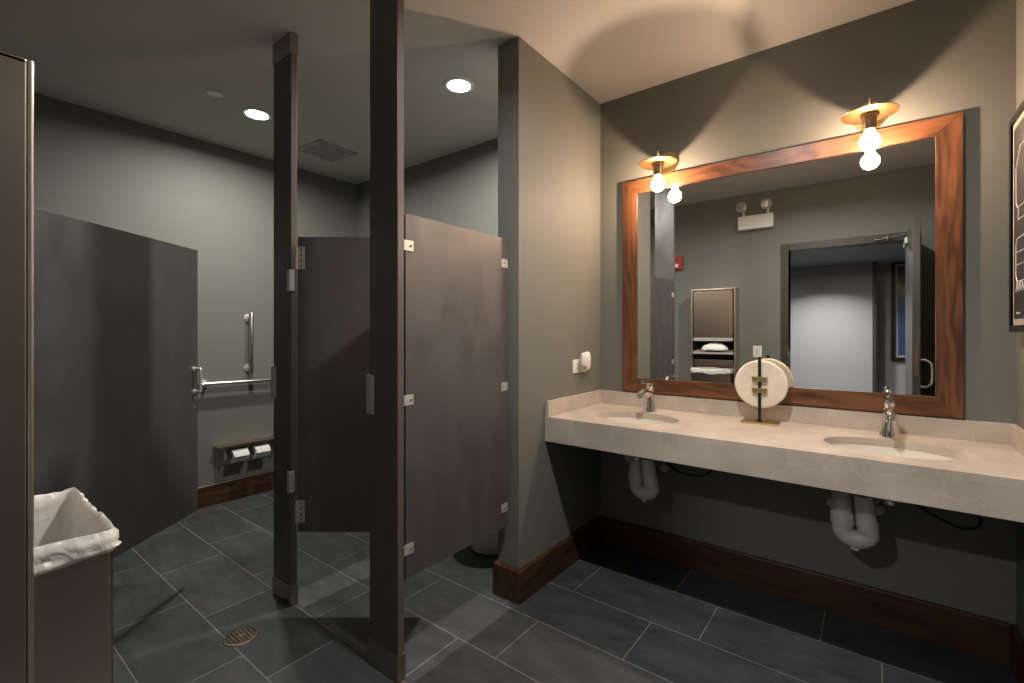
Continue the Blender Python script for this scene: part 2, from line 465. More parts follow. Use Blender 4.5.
# ------------------------------------------------------------------ vanity counter
CZ, CD, CT = .86, .624, .1265
SINKS = [(.385, -.355), (1.398, -.355)]
RX, RY = .212, .155
vc = thing('vanity_counter', 'long beige stone vanity counter with two basins under the mirror', 'counter', (0, 0, CZ))
def slab_with_holes():
    b = bmesh.new()
    x0, x1, y0, y1 = .001, W - .001, -CD, -.001
    outer = [(x0, y0), (x1, y0), (x1, y1), (x0, y1)]
    th = .03; n = 48
    zt, zb = 0, -th
    def loop(pts, z):
        vs = [b.verts.new((x, y, z)) for x, y in pts]
        es = [b.edges.new((vs[i], vs[(i + 1) % len(vs)])) for i in range(len(vs))]
        return vs, es
    hol = [[(sx + RX * math.cos(2 * PI * i / n), sy + RY * math.sin(2 * PI * i / n)) for i in range(n)] for sx, sy in SINKS]
    sides = []
    for z in (zt, zb):
        allE = []; loops = []
        for pts in [outer] + hol:
            v, e = loop(pts, z); allE += e; loops.append(v)
        bmesh.ops.triangle_fill(b, use_beauty=True, use_dissolve=False, edges=allE)
        sides.append(loops)
    for lt, lb in zip(*sides):
        k = len(lt)
        for i in range(k):
            b.faces.new((lt[i], lt[(i + 1) % k], lb[(i + 1) % k], lb[i]))
    bmesh.ops.recalc_face_normals(b, faces=b.faces)
    return b
m = MB(); m._add(slab_with_holes())
m.build('countertop', M_stone, vc, ang=30)
MB().box(.001, W - .001, -CD, -CD + .03, -CT, -.0302, .0012).build('apron', M_stone, vc)
BS, BST = .0798, .0209
MB().box(.001, W - .001, -BST, -.001, .0003, BS, .0015).build('backsplash', M_stone, vc)
MB().box(.001, BST, -CD + .003, -BST - .0003, .0003, BS, .0015).build('side_splash', M_stone, vc)
MB().box(W - BST, W - .001, -CD + .003, -BST - .0003, .0003, BS, .0015).build('side_splash', M_stone, vc)

def basin(x, y, label):
    t = thing('sink_basin', label, 'sink', (x, y, CZ - .031), group='undermount basins')
    prof = []
    n = 14
    for i in range(n + 1):
        a = i / n * PI / 2
        prof.append((math.cos(a) ** .55 * 1.0 if i < n else 0.0, -.145 * math.sin(a) ** .9))
    inner = [(r * .992, h) for r, h in prof if r > .13]
    rings = []
    seg = 48
    def ring(r, h, g=0):
        return [((RX * r + g) * math.cos(2 * PI * i / seg), (RY * r + g) * math.sin(2 * PI * i / seg), h) for i in range(seg)]
    rings = [ring(1, -.17 + .17, .018)] + [ring(r + .012, h) for r, h in [(1.0, 0)]]
    m = MB()
    lst = [ring(1, -.004, .02), ring(1, 0, .02), ring(.99, 0, 0)] + [ring(r, h) for r, h in inner[1:]]
    lst += [[(.021 * math.cos(2 * PI * i / seg), .021 * math.sin(2 * PI * i / seg), -.145) for i in range(seg)]]
    out = [[(.021 * math.cos(2 * PI * i / seg), .021 * math.sin(2 * PI * i / seg), -.155) for i in range(seg)]]
    out += [ring(r, h - .012, .008) for r, h in inner[1:][::-1]] + [ring(1, -.012, .012)]
    m.loft(lst + out + [lst[0]], False, False)
    m.build('bowl', M_basin, t, ang=60)
    d = MB(); d.lathe([(.0, -.139), (.012, -.139), (.026, -.141), (.027, -.1435), (.020, -.149), (.02, -.185), (0, -.185)])
    d.build('drain', M_chrome, t)
    o = MB(); o.cyl((0, -RY * .90, -.055), (0, -RY * .905 + .004, -.052), .011); o.build('overflow', M_chrome, t)
    return t
basin(*SINKS[0], 'oval bisque undermount basin in the left end of the counter')
basin(*SINKS[1], 'oval bisque undermount basin at the right, nearer the poster')

def faucet(x, y, label):
    t = thing('faucet', label, 'faucet', (x, y, CZ + .0008), group='chrome lever faucets')
    m = MB()  # flared oval body
    prof = [(.038, 0), (.038, .005), (.0365, .010), (.031, .055), (.027, .10), (.027, .112), (.023, .122), (.016, .130), (0, .132)]
    m.lathe([(.0, 0)] + prof, seg=32, sx=.92)
    m.build('body', M_chrome, t)
    m = MB()
    m.tube([(0, -.006, .096), (0, -.055, .112), (0, -.095, .118), (0, -.128, .112), (0, -.138, .096)], .016, radii=[.020, .019, .017, .0165, .0155], seg=16)
    m.cyl((0, -.137, .098), (0, -.141, .082), .0165, .0155, 20, .002)
    m.build('spout', M_chrome, t)
    m = MB()
    m.lathe([(0, .128), (.017, .128), (.021, .138), (.019, .150), (.011, .158), (0, .160)], seg=24)
    m.tube([(0, .006, .148), (0, -.025, .162), (0, -.07, .168), (0, -.11, .170), (0, -.14, .169)], .008, radii=[.015, .013, .011, .010, .008], seg=12)
    m.build('lever', M_chrome, t)
    return t
faucet(.373, -.137, 'chrome lever faucet behind the left basin')
faucet(1.400, -.14, 'chrome lever faucet behind the right basin')

# P-traps in white covers
def trap(x, label, pipe_to):
    zb = .465
    t = thing('sink_trap', label, 'pipe', (x, -.30, zb), group='covered drain traps')
    r = .0355; s = .043
    m = MB()   # down pipe (right) into the U and back up (left)
    m.cyl((s - .004, -.012, .05), (s - .016, -.022, .186), r * .98, r * .92, 24)
    m.build('tailpiece', M_pipe, t)
    m = MB()
    pts = [(s - .006, -.012, .075)]
    for k in range(0, 9):
        a = PI * k / 8
        pts.append((s * math.cos(a), 0, .03 - .032 * math.sin(a)))
    pts += [(-s, .0, .08)]
    m.tube(pts, r, seg=20, samples=4, radii=[r * 1.05] + [r] * 9 + [r * 1.05])
    m.build('u_bend', M_pipe, t)
    m = MB()
    m.cyl((-s, 0, .05), (-s - .001, .002, .10), r * 1.18, r * 1.15, 24, .004)
    m.tube([(-s, 0, .09), (-s - .002, .004, .135), (-s - .002, .05, .168), (-s, .13, .170), (-s, .285, .168)], r, seg=20, radii=[r, r, r * .98, r * .9, r * .85])
    m.build('outlet_arm', M_pipe, t)
    MB().cyl((.0, 0, -.022), (0, 0, -.046), .017, .015, 20, .002).build('cleanout_plug', M_pipe, t)
    MB().lathe([(.0, .0), (.044, 0), (.042, .010), (.028, .016), (0, .016)], (-s, .298, .168), 'Y', 28).build('escutcheon', M_pipe, t)
    for o in t.children:
        if o.name.startswith('escutcheon'):
            o.rotation_euler = (0, 0, 0)
    return t
trap(.405, 'white covered drain trap under the left basin', None)
trap(1.290, 'white covered drain trap under the right basin', None)
def stop_valve(x, z, label):
    t = thing('stop_valve', label, 'valve', (x, -.045, z), group='covered stop valves')
    m = MB(); m.lathe([(0, -.052), (.012, -.050), (.023, -.04), (.026, -.02), (.026, .012), (.018, .022), (.014, .042), (0, .0445)], (0, 0, 0), 'Y', 24)
    m.build('cover', M_pipe, t)
    m = MB(); m.tube([(0, -.02, .02), (.0, -.04, .10), (.01, -.08, .19)], .007, seg=10)
    m.build('supply_tube', M_pipe, t)
    return t
stop_valve(.222, .568, 'white covered stop valve left of the left drain trap')
stop_valve(.428, .546, 'white covered stop valve right of the left drain trap')
stop_valve(1.203, .524, 'white covered stop valve left of the right drain trap')
stop_valve(1.362, .531, 'white covered stop valve right of the right drain trap')
tag(MB().tube([(.50, -.12, .73), (.455, -.115, .62), (.49, -.10, .555), (.576, -.10, .538), (.65, -.10, .553), (.685, -.09, .59), (.66, -.05, .66), (.65, -.02, .72), (.65, -.006, .74)], .006, 10, 6).build('cable', M_black),
    'black cable looping under the counter beside the left drain trap', 'cable')
tag(MB().tube([(1.40, -.10, .70), (1.43, -.10, .635), (1.467, -.10, .602), (1.529, -.10, .562), (1.603, -.10, .528), (1.655, -.10, .531), (1.678, -.09, .562), (1.66, -.07, .60), (1.62, -.03, .68), (1.60, -.006, .74)], .006, 10, 6).build('cable', M_black),
    'black cable looping under the right end of the counter', 'cable')

# ------------------------------------------------------------------ mirror
mx0, mx1, mz0, mz1 = .1593, 1.634, .9466, 2.191
ix0, ix1, iz0, iz1 = .245, 1.5528, 1.0284, 2.1129
mr = thing('wall_mirror', 'large rectangular mirror in a cherry wood frame above the counter', 'mirror', (mx0, 0, mz0))
def rail(q, mat):  # q: four (x,z) corners, outer0, outer1, inner1, inner0
    m = MB()
    yb, yf = -.001, -.0248
    q = [(x - mx0, z - mz0) for x, z in q]
    m.loft([[(x, yb, z) for x, z in q], [(x, yf + .002, z) for x, z in q], [((x * .998 + sum(p[0] for p in q) / 4 * .002), yf, (z * .985 + sum(p[1] for p in q) / 4 * .015)) for x, z in q]])
    m.build('frame_rail', mat, mr, smooth=False)
rail([(mx0, mz1), (mx1, mz1), (ix1, iz1), (ix0, iz1)], M_woodx)
rail([(mx0, mz0), (mx1, mz0), (ix1, iz0), (ix0, iz0)], M_woodx)
rail([(mx0, mz0), (mx0, mz1), (ix0, iz1), (ix0, iz0)], M_woodz)
rail([(mx1, mz0), (mx1, mz1), (ix1, iz1), (ix1, iz0)], M_woodz)
MB().box(ix0 - .02 - mx0, ix1 + .02 - mx0, -.014, -.004, iz0 - .02 - mz0, iz1 + .02 - mz0).build('glass', M_mirror, mr, smooth=False)

# ------------------------------------------------------------------ wall sconces
def sconce():
    t = thing('wall_sconce', 'brass disc sconce with bare globe bulb at the mirror frame, left one', 'wall lamp', (.4217, -.150, 2.103), group='brass disc sconces')
    m = MB()
    m.lathe([(0, 0), (.062, 0), (.062, .008), (.058, .011), (0, .011)], (0, .138, .152), 'Y', 40)
    m.cyl((0, .138, .150), (0, .0, .150), .009, seg=16)
    m.build('backplate', M_brass, t)
    m = MB(); m.lathe([(0, .109), (.090, .109), (.098, .1105), (.099, .113), (.096, .1155), (0, .117)], seg=64)
    m.build('shade_disc', M_brass, t)
    m = MB(); m.lathe([(0, .1085), (.033, .1085), (.033, .100), (.0255, .098), (.0245, .050), (.021, .045), (.0, .045)], seg=32)
    m.build('socket', M_sock, t)
    m = MB(); m.lathe([(0, .1165), (.011, .1165), (.011, .158), (.008, .162), (.004, .166), (.004, .178), (0, .180)], seg=16)
    m.build('finial', M_brass, t)
    m = MB(); r = .0375; zc = -.005
    prof = [(0, zc - r)]
    for i in range(1, 17):
        a = -PI / 2 + i / 16 * (PI * .5 + .85)
        prof.append((r * math.cos(a), zc + r * math.sin(a)))
    prof += [(.018, .036), (.0165, .046), (0, .046)]
    m.lathe(prof, seg=32); bu = m.build('bulb', M_bulb, t)
    m = MB(); m.lathe([(0, -.021), (.009, -.017), (.013, -.008), (.009, .001), (0, .005)], seg=16); m.build('filament', M_fil, bu)
    return t
s0 = sconce()
dup(s0, (1.335, -.158, 2.106), 'brass disc sconce with bare globe bulb at the mirror frame, right one')

# ------------------------------------------------------------------ alabaster disc ornament
t = thing('disc_sculpture', 'round alabaster disc ornament on a brass base before the mirror', 'ornament', (.913, -.128, CZ))
MB().box(-.074, .084, -.052, .050, .0004, .009, .0015).build('base', M_brass, t)
m = MB(); m.box(-.0065, .0065, -.0065, .0065, .009, .318, .001); m.cyl((0, 0, .009), (0, 0, .014), .014, seg=20)
m.build('stem', M_dark, t)
m = MB(); m.lathe([(0, 0), (.109, 0), (.1155, .005), (.1155, .021), (.109, .026), (0, .026)], (.002, .008, .186), 'Y', 72)
m.build('disc', M_onyx, t)
for z in (.211, .157):
    MB().box(-.033, .033, -.0095, .0078, z - .0115, z + .0115, .001).build('clip', M_brass, t)

# ------------------------------------------------------------------ outlet with plug-in air freshener on wing wall
t = thing('wall_outlet', 'white wall outlet on the wing wall beside the counter', 'outlet', (0, -.265, 1.103))
MB().box(.0003, .007, -.078, .078, -.038, .038, .002).build('cover_plate', M_white, t)
for y in (-.038, .035):
    MB().box(.0068, .009, y - .017, y + .017, -.028, .028, .002).build('socket_face', M_white, t)
m = MB()
for y in (-.038,):
    for dz in (-.012, .012):
        m.box(.0088, .0096, y - .009, y - .005, dz - .005, dz + .005); m.box(.0088, .0096, y + .005, y + .009, dz - .005, dz + .005)
m.build('slot', M_black, t)
t = thing('air_freshener', 'white rounded air freshener plugged into the wing wall outlet', 'air freshener', (.010, -.245, 1.128))
m = MB()
for yc in (-.022, .018):
    rings = []
    for k, (zz, sc) in enumerate([(-.048, .45), (-.04, .75), (-.02, .95), (.01, 1), (.035, .95), (.05, .7), (.056, .35)]):
        rings.append([(.022 + .020 * sc * math.cos(2 * PI * i / 20), yc + .024 * sc * math.sin(2 * PI * i / 20), zz * (1 if yc > 0 else .8) + (.0 if yc > 0 else .008)) for i in range(20)])
    m.loft(rings)
m.build('shell', M_white, t)
m = MB(); m.box(.002, .024, -.05, -.012, -.052, -.015, .004); m.build('refill_bottle', simple('amber_refill', (.35, .27, .16), .25, noise_scale=15, var=.05), t)

# ------------------------------------------------------------------ stalls
PY0, PT, PW = -1.5353, .0307, .1698
SH = .0965; PZ0, PZ1 = .365, 1.745
def post(x_right, y0, label, rz=0., side=None):
    """stall post; local x from -PW to 0, y 0..PT"""
    t = thing('stall_post', label, 'post', (x_right, y0, 0), rz, group='floor to ceiling stall posts')
    MB().box(-PW, 0, 0, PT, .002, H - .002, .0012).build('shaft', M_lam, t)
    # brownish laminate edge strip on the narrow right edge
    MB().box(-.0006, .0012, .002, PT - .002, SH, H - SH).build('edge_strip', M_lamedge, t)
    for z0, z1, nm in ((.001, SH, 'shoe'), (H - .103, H - .001, 'cap')):
        m = MB()
        m.box(-PW - .004, .004, -.004, PT + .004, z0, z1, .001)
        zz = z1 - .018 if nm == 'shoe' else z0 + .018
        m.cyl((-PW * .52, -.006, zz), (-PW * .52, -.002, zz), .005, seg=12)
        m.build(nm, M_shoe, t)
    return t
def strike(t, z0, z1):
    m = MB()
    m.box(-PW - .020, -PW + .030, -.0035, -.0002, z0, z1, .0008)
    m.box(-PW - .0040, -PW - .0002, -.0035, PT + .004, z0, z1, .0008)
    m.box(-PW - .020, -PW - .0162, -.0035, PT * .6, z0, z1, .0008)
    for z in (z0 + .028, z1 - .028):
        m.cyl((-PW + .016, -.0055, z), (-PW + .016, -.003, z), .006, seg=12)
    m.build('strike_plate', M_bracket, t)
p1 = post(-.0435, PY0, 'wide dark stall post in the foreground, joined to the warmly lit partition')
strike(p1, .977, 1.130)
p2 = post(-.8328, PY0, 'dark floor to ceiling stall post with hinges between the two stall doors')
strike(p2, .972, 1.130)
p3 = post(-.915, YS + .004, 'dark stall post against the entrance wall behind the towel cabinet', rz=PI / 2)
p3.location = (-.862, YS + .004 + PW, 0)

def bracket(parent, y, z, side, flip):
    """corner bracket: plate on panel face (local +x) with one bolt"""
    m = MB(); s = .020
    y0, y1 = (y, y + .042)
    m.box(.0002, .0032, y0, y1, z - s, z + s, .0008)
    m.box(-.022, .0032, (y0 - .003) if not flip else (y1), (y0) if not flip else (y1 + .003), z - s, z + s, .0006)
    bm_ = m.build('bracket', M_bracket, parent)
    yc = y0 + (.028 if not flip else .014)
    MB().lathe([(0, .0), (.0055, 0), (.0052, .003), (.003, .0045), (0, .0045)], (.0030, yc, z), 'X', 14).build('bolt', M_chrome, bm_)
t = thing('stall_partition', 'dark laminate partition panel lit warm, between front post and wing wall', 'partition', (-.0455, -1.496, 0))
plen = .624
MB().box(-.025, 0, 0, plen, PZ0, PZ1, .0015).build('panel', M_lam, t)
for z in (1.625, 1.040, .475):
    bracket(t, -.006, z, 1, False)
for z in (1.625, 1.038, .460):
    bracket(t, plen - .052, z, 1, True)
t2 = thing('stall_partition', 'dark laminate partition between the two stalls, behind the hinged post', 'partition', (-.905, PY0 + PT + .012, 0))
MB().box(-.0125, .0125, 0, 1.475, PZ0, PZ1, .0015).build('panel', M_lam, t2)

def hinge(parent, z):
    """leaf plate on the door with screws, and barrel"""
    m = MB()
    m.box(.004, .036, -.0032, -.0002, z - .052, z + .052, .0008)
    m.cyl((-.001, -.004, z - .052), (-.001, -.004, z + .052), .0055, seg=12)
    hb = m.build('hinge', M_bracket, parent)
    m = MB()
    for k in range(4):
        m.lathe([(0, 0), (.0042, 0), (.003, .002), (0, .0022)], (.020, -.0052, z - .038 + k * .0255), 'Y', 10)
    m.build('screw', M_dark, hb)
def post_hinge(t, z):
    m = MB()
    m.box(-.030, -.0005, -.0035, -.0002, z - .050, z + .050, .0008)
    m.box(-.012, .0055, -.010, -.0035, z - .050, z + .050, .0025); m.box(.0014, .0055, -.010, .016, z - .050, z + .050, .001)
    for k in range(4):
        m.lathe([(0, -.0022), (.003, -.0020), (.0042, 0), (0, 0)], (-.022, -.0035, z - .038 + k * .0255), 'Y', 10)
    m.build('hinge_plate', M_bracket, t)
post_hinge(p2, 1.543); post_hinge(p2, .588)

# middle door, ajar into its stall
yaw = .6594
d2 = thing('stall_door', 'dark stall door ajar between the two tall posts', 'door', (-.775, -1.534, 0), yaw)
MB().box(.002, .60, 0, .025, .366, 1.742, .0015).build('leaf', M_lam, d2)
hinge(d2, 1.643); hinge(d2, .463)
m = MB(); m.box(.545, .585, -.004, 0, 1.02, 1.10, .001); m.cyl((.565, -.012, 1.06), (.565, -.004, 1.06), .014, seg=20); m.build('latch', M_bracket, d2)

# left accessible stall door, swung open
far = Vector((-1.457, -1.713)); dirv = Vector((.614, -.789)); LEN = .95
hx, hy = far + dirv * LEN
d1 = thing('stall_door', 'wide dark stall door standing open at left beside the waste bin', 'door', (far.x, far.y, 0), math.atan2(dirv.y, dirv.x))
MB().box(0, LEN, -.025, 0, .362, 1.728, .0018).build('leaf', M_lam, d1)
m = MB()
m.tube([(.030, .0, .990), (.030, .028, .990), (.030, .034, .998), (.030, .034, 1.098), (.030, .028, 1.106), (.030, .0, 1.106)], .0075, seg=12, samples=4)
m.cyl((.030, 0, .990), (.030, .004, .990), .014, seg=16); m.cyl((.030, 0, 1.106), (.030, .004, 1.106), .014, seg=16)
m.build('pull_handle', M_bracket, d1)
m = MB(); m.lathe([(0, 0), (.008, 0), (.007, .003), (0, .004)], (.020, .0, .952), 'Y', 14); m.lathe([(0, 0), (.006, 0), (.005, .002), (0, .003)], (.022, .0, .905), 'Y', 14)
m.build('bolt', M_chrome, d1)
m = MB()
for z in (1.6, .5):
    m.box(LEN - .04, LEN, 0, .003, z - .05, z + .05, .0008); m.cyl((LEN + .004, .0, z - .05), (LEN + .004, .0, z + .05), .006, seg=12)
m.build('hinge', M_bracket, d1)

# ------------------------------------------------------------------ wall hung toilet behind partition
t = thing('toilet', 'white toilet base seen below the lit partition panel', 'toilet', (-.475, 0, 0))
def bowl_ring(z, yf, yb, w, n=36):
    out = []
    for i in range(n):
        a = 2 * PI * i / n
        cy = (yf + yb) / 2; ry = (yb - yf) / 2
        sx = w * math.cos(a); sy = math.sin(a)
        k = 1 if sy < 0 else .85
        out.append((sx * (1 if sy < 0 else 1.0), cy + ry * (abs(sy) ** (.9)) * (1 if sy > 0 else -1), z))
    return out
m = MB()
m.loft([bowl_ring(.002, -.60, -.06, .148), bowl_ring(.02, -.625, -.05, .160), bowl_ring(.10, -.63, -.045, .160), bowl_ring(.18, -.64, -.04, .160), bowl_ring(.26, -.67, -.02, .164), bowl_ring(.34, -.71, -.012, .17), bowl_ring(.39, -.738, -.012, .182), bowl_ring(.405, -.735, -.02, .176), bowl_ring(.40, -.70, -.23, .135), bowl_ring(.33, -.66, -.27, .11), bowl_ring(.22, -.55, -.33, .06)])
m.build('bowl', M_porc, t, ang=50)
m = MB(); m.loft([bowl_ring(.408, -.745, -.24, .186), bowl_ring(.425, -.745, -.24, .186), bowl_ring(.428, -.74, -.245, .181), bowl_ring(.428, -.69, -.29, .125), bowl_ring(.408, -.69, -.29, .125), bowl_ring(.408, -.745, -.24, .186)], False, False)
m.build('seat', M_white, t)
m = MB(); m.cyl((0, -.10, .46), (0, -.10, .85), .018); m.cyl((0, -.10, .46), (0, -.10, .40), .024); m.cyl((0, -.005, .86), (0, -.15, .86), .028); m.cyl((.0, -.15, .86), (0, -.19, .86), .036, .03)
m.build('flush_valve', M_chrome, t)

# ------------------------------------------------------------------ grab bars and paper holder on the far left wall
def bar(name_lbl, p0, p1, grp):
    p0, p1 = Vector(p0), Vector(p1)
    t = thing('grab_bar', name_lbl, 'grab bar', (XW, p0.y, p0.z), group=grp)
    o = Vector((XW, p0.y, p0.z)); a = Vector((.06, 0, 0)); dv = p1 - p0
    u = dv.normalized()
    MB().cyl(a - u * .012, a + dv + u * .012, .0165, seg=20, bev=.003).build('rail', M_grab, t)
    for c in (u * .03, dv - u * .03):
        m = MB(); m.cyl(c + Vector((.001, 0, 0)), c + Vector((.060, 0, 0)), .010, seg=14); m.lathe([(0, 0), (.032, 0), (.031, .007), (.016, .011), (0, .011)], c + Vector((.001, 0, 0)), 'X', 24)
        m.build('mount', M_bracket, t)
    return t
bar('upright steel grab bar on the far grey stall wall', (XW, -.99, .985), (XW, -.99, 1.44), 'stall grab bars')
bar('horizontal steel grab bar on the far grey stall wall', (XW, -1.335, .915), (XW, -.30, .905), 'stall grab bars')
t = thing('paper_holder', 'steel double toilet paper holder with a shelf on the stall wall', 'paper holder', (XW, -1.03, .443))
m = MB(); m.box(.001, .105, -.205, .235, -.008, -.002, .0015); m.box(.099, .105, -.205, .235, -.020, -.003, .0015); m.build('shelf', M_steel, t)
m = MB(); m.box(.001, .005, -.205, .235, -.165, -.008, .001)
m.build('back_plate', M_steel, t)
for y in (-.150, .010, .215):
    MB().box(.005, .075, y - .005, y + .005, -.115, -.008, .002).build('arm', M_bracket, t)
def roll(y, label):
    t = thing('toilet_roll', label, 'toilet roll', (XW + .068, y, .350), group='toilet rolls')
    m = MB(); n = 32; w = .055
    prof_o, prof_i = .050, .020
    m.lathe([(prof_i, -w), (prof_o, -w), (prof_o, w), (prof_i, w), (prof_i, -w)], (0, 0, 0), 'Y', 32)
    m.build('paper', M_paper, t)
    m = MB(); m.lathe([(.0198, -w - .001), (.0198, w + .001), (.017, w + .001), (.017, -w - .001), (.0198, -w - .001)], (0, 0, 0), 'Y', 24); m.build('core', simple('cardboard_core', (.25, .17, .10), .8, noise_scale=30, var=.1), t)
    m = MB(); poly = [(.0, .0505), (.03, .043), (.058, .020), (.066, .004), (.0645, .003), (.057, .0185), (.029, .0415), (0, .049)]
    m.prism([(x, z) for x, z in poly], 'Y', -w + .002, w - .002); m.build('loose_sheet', M_paper, t)
    return t
roll(-1.085, 'left toilet roll under the steel holder shelf')
roll(-.925, 'right toilet roll under the steel holder shelf, beside the post')

# ------------------------------------------------------------------ floor drain
t = thing('floor_drain', 'round brass floor drain set in the dark tiles', 'drain', (-.782, -1.775, 0))
MB().lathe([(.054, .0008), (.056, .0045), (.066, .0035), (.068, .0006), (.054, .0008)], seg=40).build('rim', simple('worn_brass', (.20, .165, .12), .38, 1, noise_scale=60, var=.2), t)
m = MB()
for i in range(-3, 4):
    o = i * .0145; hl = math.sqrt(max(0, .054 ** 2 - o * o))
    m.box(o - .0018, o + .0018, -hl, hl, .0012, .0038); m.box(-hl, hl, o - .0018, o + .0018, .0012, .0036)
m.cyl((0, 0, .001), (0, 0, .0045), .011, seg=16)
m.build('grate', simple('drain_grate', (.24, .20, .14), .42, 1, noise_scale=60, var=.2), t)
MB().cyl((0, 0, .0004), (0, 0, .0011), .0545, seg=40).build('sump', M_black, t)

# ------------------------------------------------------------------ ceiling fittings
def downlight(x, y, label, z=H):
    t = thing('downlight', label, 'ceiling light', (x, y, z), group='round recessed downlights')
    MB().lathe([(.066, -.0005), (.088, -.0005), (.088, -.004), (.080, -.009), (.066, -.007), (.066, -.0005)], seg=40).build('trim_ring', M_white, t)
    MB().lathe([(0, -.001), (.0662, -.001), (.0662, -.0055), (0, -.0055)], seg=40).build('lens', M_lens, t)
    return t
downlight(-1.83, -1.252, 'lit round ceiling downlight left of the hinged stall post')
downlight(-.539, -.703, 'lit round ceiling downlight over the stall behind the partition')
downlight(.93, -1.50, 'round ceiling downlight over the floor before the counter')
t = thing('ceiling_vent', 'square painted exhaust grille in the ceiling over the far stall', 'vent', (-2.045, -.635, H), .06)
s = .165
m = MB()
for a in (0, 1, 2, 3):
    M_ = Matrix.Rotation(a * PI / 2, 4, 'Z')
    m.box(-s, s, s - .026, s, -.010, -.0005, .003, mat=M_)
m.build('frame', M_vent, t)
m = MB()
for i in range(13):
    y = -s + .036 + i * .0215
    m.box(-s + .024, s - .024, y - .007, y + .007, -.0075, -.0025)
m.build('louvre', M_vent, t)
MB().box(-s + .02, s - .02, -s + .02, s - .02, -.002, -.0006).build('duct_shade_sheet', simple('duct_shadow', (.16, .15, .14), .8, noise_scale=10, var=.05), t)  # dark sheet behind the louvres; the duct's shade is put into its colour
t = thing('sprinkler_cover', 'small flat white round cover plate on the ceiling', 'ceiling cover', (-1.749, -1.527, H))
MB().lathe([(0, -.007), (.040, -.007), (.043, -.005), (.043, -.0025), (.0, -.0025)], seg=36).build('cover', M_detect, t)
MB().lathe([(0, -.0005), (.03, -.0005), (.03, -.003), (0, -.003)], seg=24).build('collar', M_detect, t)

# ------------------------------------------------------------------ towel cabinet and waste bin
CX0, CX1, CY1, CZT = -.20, .237, -2.5215, 1.752
yb = YS + .001
t = thing('towel_cabinet', 'tall stainless paper towel cabinet on the entrance wall', 'cabinet', (CX0, yb, .002))
cw, cd, ch = CX1 - CX0, CY1 - yb, CZT - .002
m = MB()
m.box(0, .012, 0, cd, 0, ch, .004); m.box(cw - .012, cw, 0, cd, 0, ch, .004)
m.box(0.0, cw, 0, cd, ch - .012, ch, .004)
m.box(.012, cw - .012, 0, .004, 0, ch - .012)
m.build('body', M_steelh, t)
m = MB()   # flange round the front
for x0, x1, z0, z1 in ((0, .012, 0, ch), (cw - .012, cw, 0, ch), (.012, cw - .012, ch - .018, ch)):
    m.box(x0, x1, cd, cd + .008, z0, z1, .003)
m.build('front_flange', simple('polished_flange', (.78, .68, .58), .34, 1, noise_scale=60, var=.05, stretch=(1, 1, .05)), t)
MB().box(.024, cw - .024, cd - .006, cd + .006, 1.245 - .002, ch - .026, .003).build('dispenser_door', M_steel, t)
MB().box(.024, cw - .024, cd - .020, cd + .004, 1.205 - .002, 1.24 - .002, .003).build('slot_bar', M_bracket, t)
m = MB(); m.prism([(cd - .14, 1.115 - .002), (cd + .004, 1.085 - .002), (cd + .004, 1.07 - .002), (cd - .14, 1.10 - .002)], 'X', .016, cw - .016)
m.build('towel_tray', M_bracket, t)
m = MB(); m.box(.024, cw - .024, cd - .012, cd + .002, .955 - .002, 1.01 - .002, .002); m.cyl((cw / 2, cd + .002, .975 - .002), (cw / 2, cd + .010, .975 - .002), .007, seg=14)
m.build('lock_rail', M_steel, t)
MB().box(.014, cw - .014, .006, .010, .96, 1.24).build('inner_back', M_dark, t)
t = thing('towel_stack', 'crumpled white paper towels lying in the steel cabinet tray', 'paper towels', (CX0 + cw * .52, CY1 - .05, 1.108))
m = MB(); rings = []
for k in range(8):
    zz = .004 + k * .0105; sc = [1, 1.02, .98, .9, .8, .66, .45, .15][k]
    rings.append([((.13 * sc + .006 * noise.noise(Vector((i * .7, k, 1)))) * math.copysign(abs(math.cos(2 * PI * i / 32)) ** .6, math.cos(2 * PI * i / 32)), (.062 * sc) * math.copysign(abs(math.sin(2 * PI * i / 32)) ** .6, math.sin(2 * PI * i / 32)), zz + .012 * noise.noise(Vector((i * .5, k * .8, 4)))) for i in range(32)])
m.loft(rings); m.build('folded_sheets', M_paper, t)

BX0, BX1, BY0, BY1, BZ = -.168, .205, -2.60, -2.402, .909
t = thing('waste_bin', 'stainless waste bin with white liner below the towel cabinet', 'waste bin', ((BX0 + BX1) / 2, (BY0 + BY1) / 2, .002))
hx_, hy_ = (BX1 - BX0) / 2, (BY1 - BY0) / 2; bh = BZ - .002
m = MB()
def rr(hx, hy, r, z, n=6):
    out = []
    for cx, cy, a0 in ((hx - r, hy - r, 0), (-hx + r, hy - r, PI / 2), (-hx + r, -hy + r, PI), (hx - r, -hy + r, 1.5 * PI)):
        for k in range(n + 1):
            a = a0 + k / n * PI / 2
            out.append((cx + r * math.cos(a), cy + r * math.sin(a), z))
    return out
m.loft([rr(hx_, hy_, .010, 0), rr(hx_, hy_, .010, bh), rr(hx_ - .003, hy_ - .003, .008, bh), rr(hx_ - .003, hy_ - .003, .008, .006)])
m.build('shell', M_steel, t)
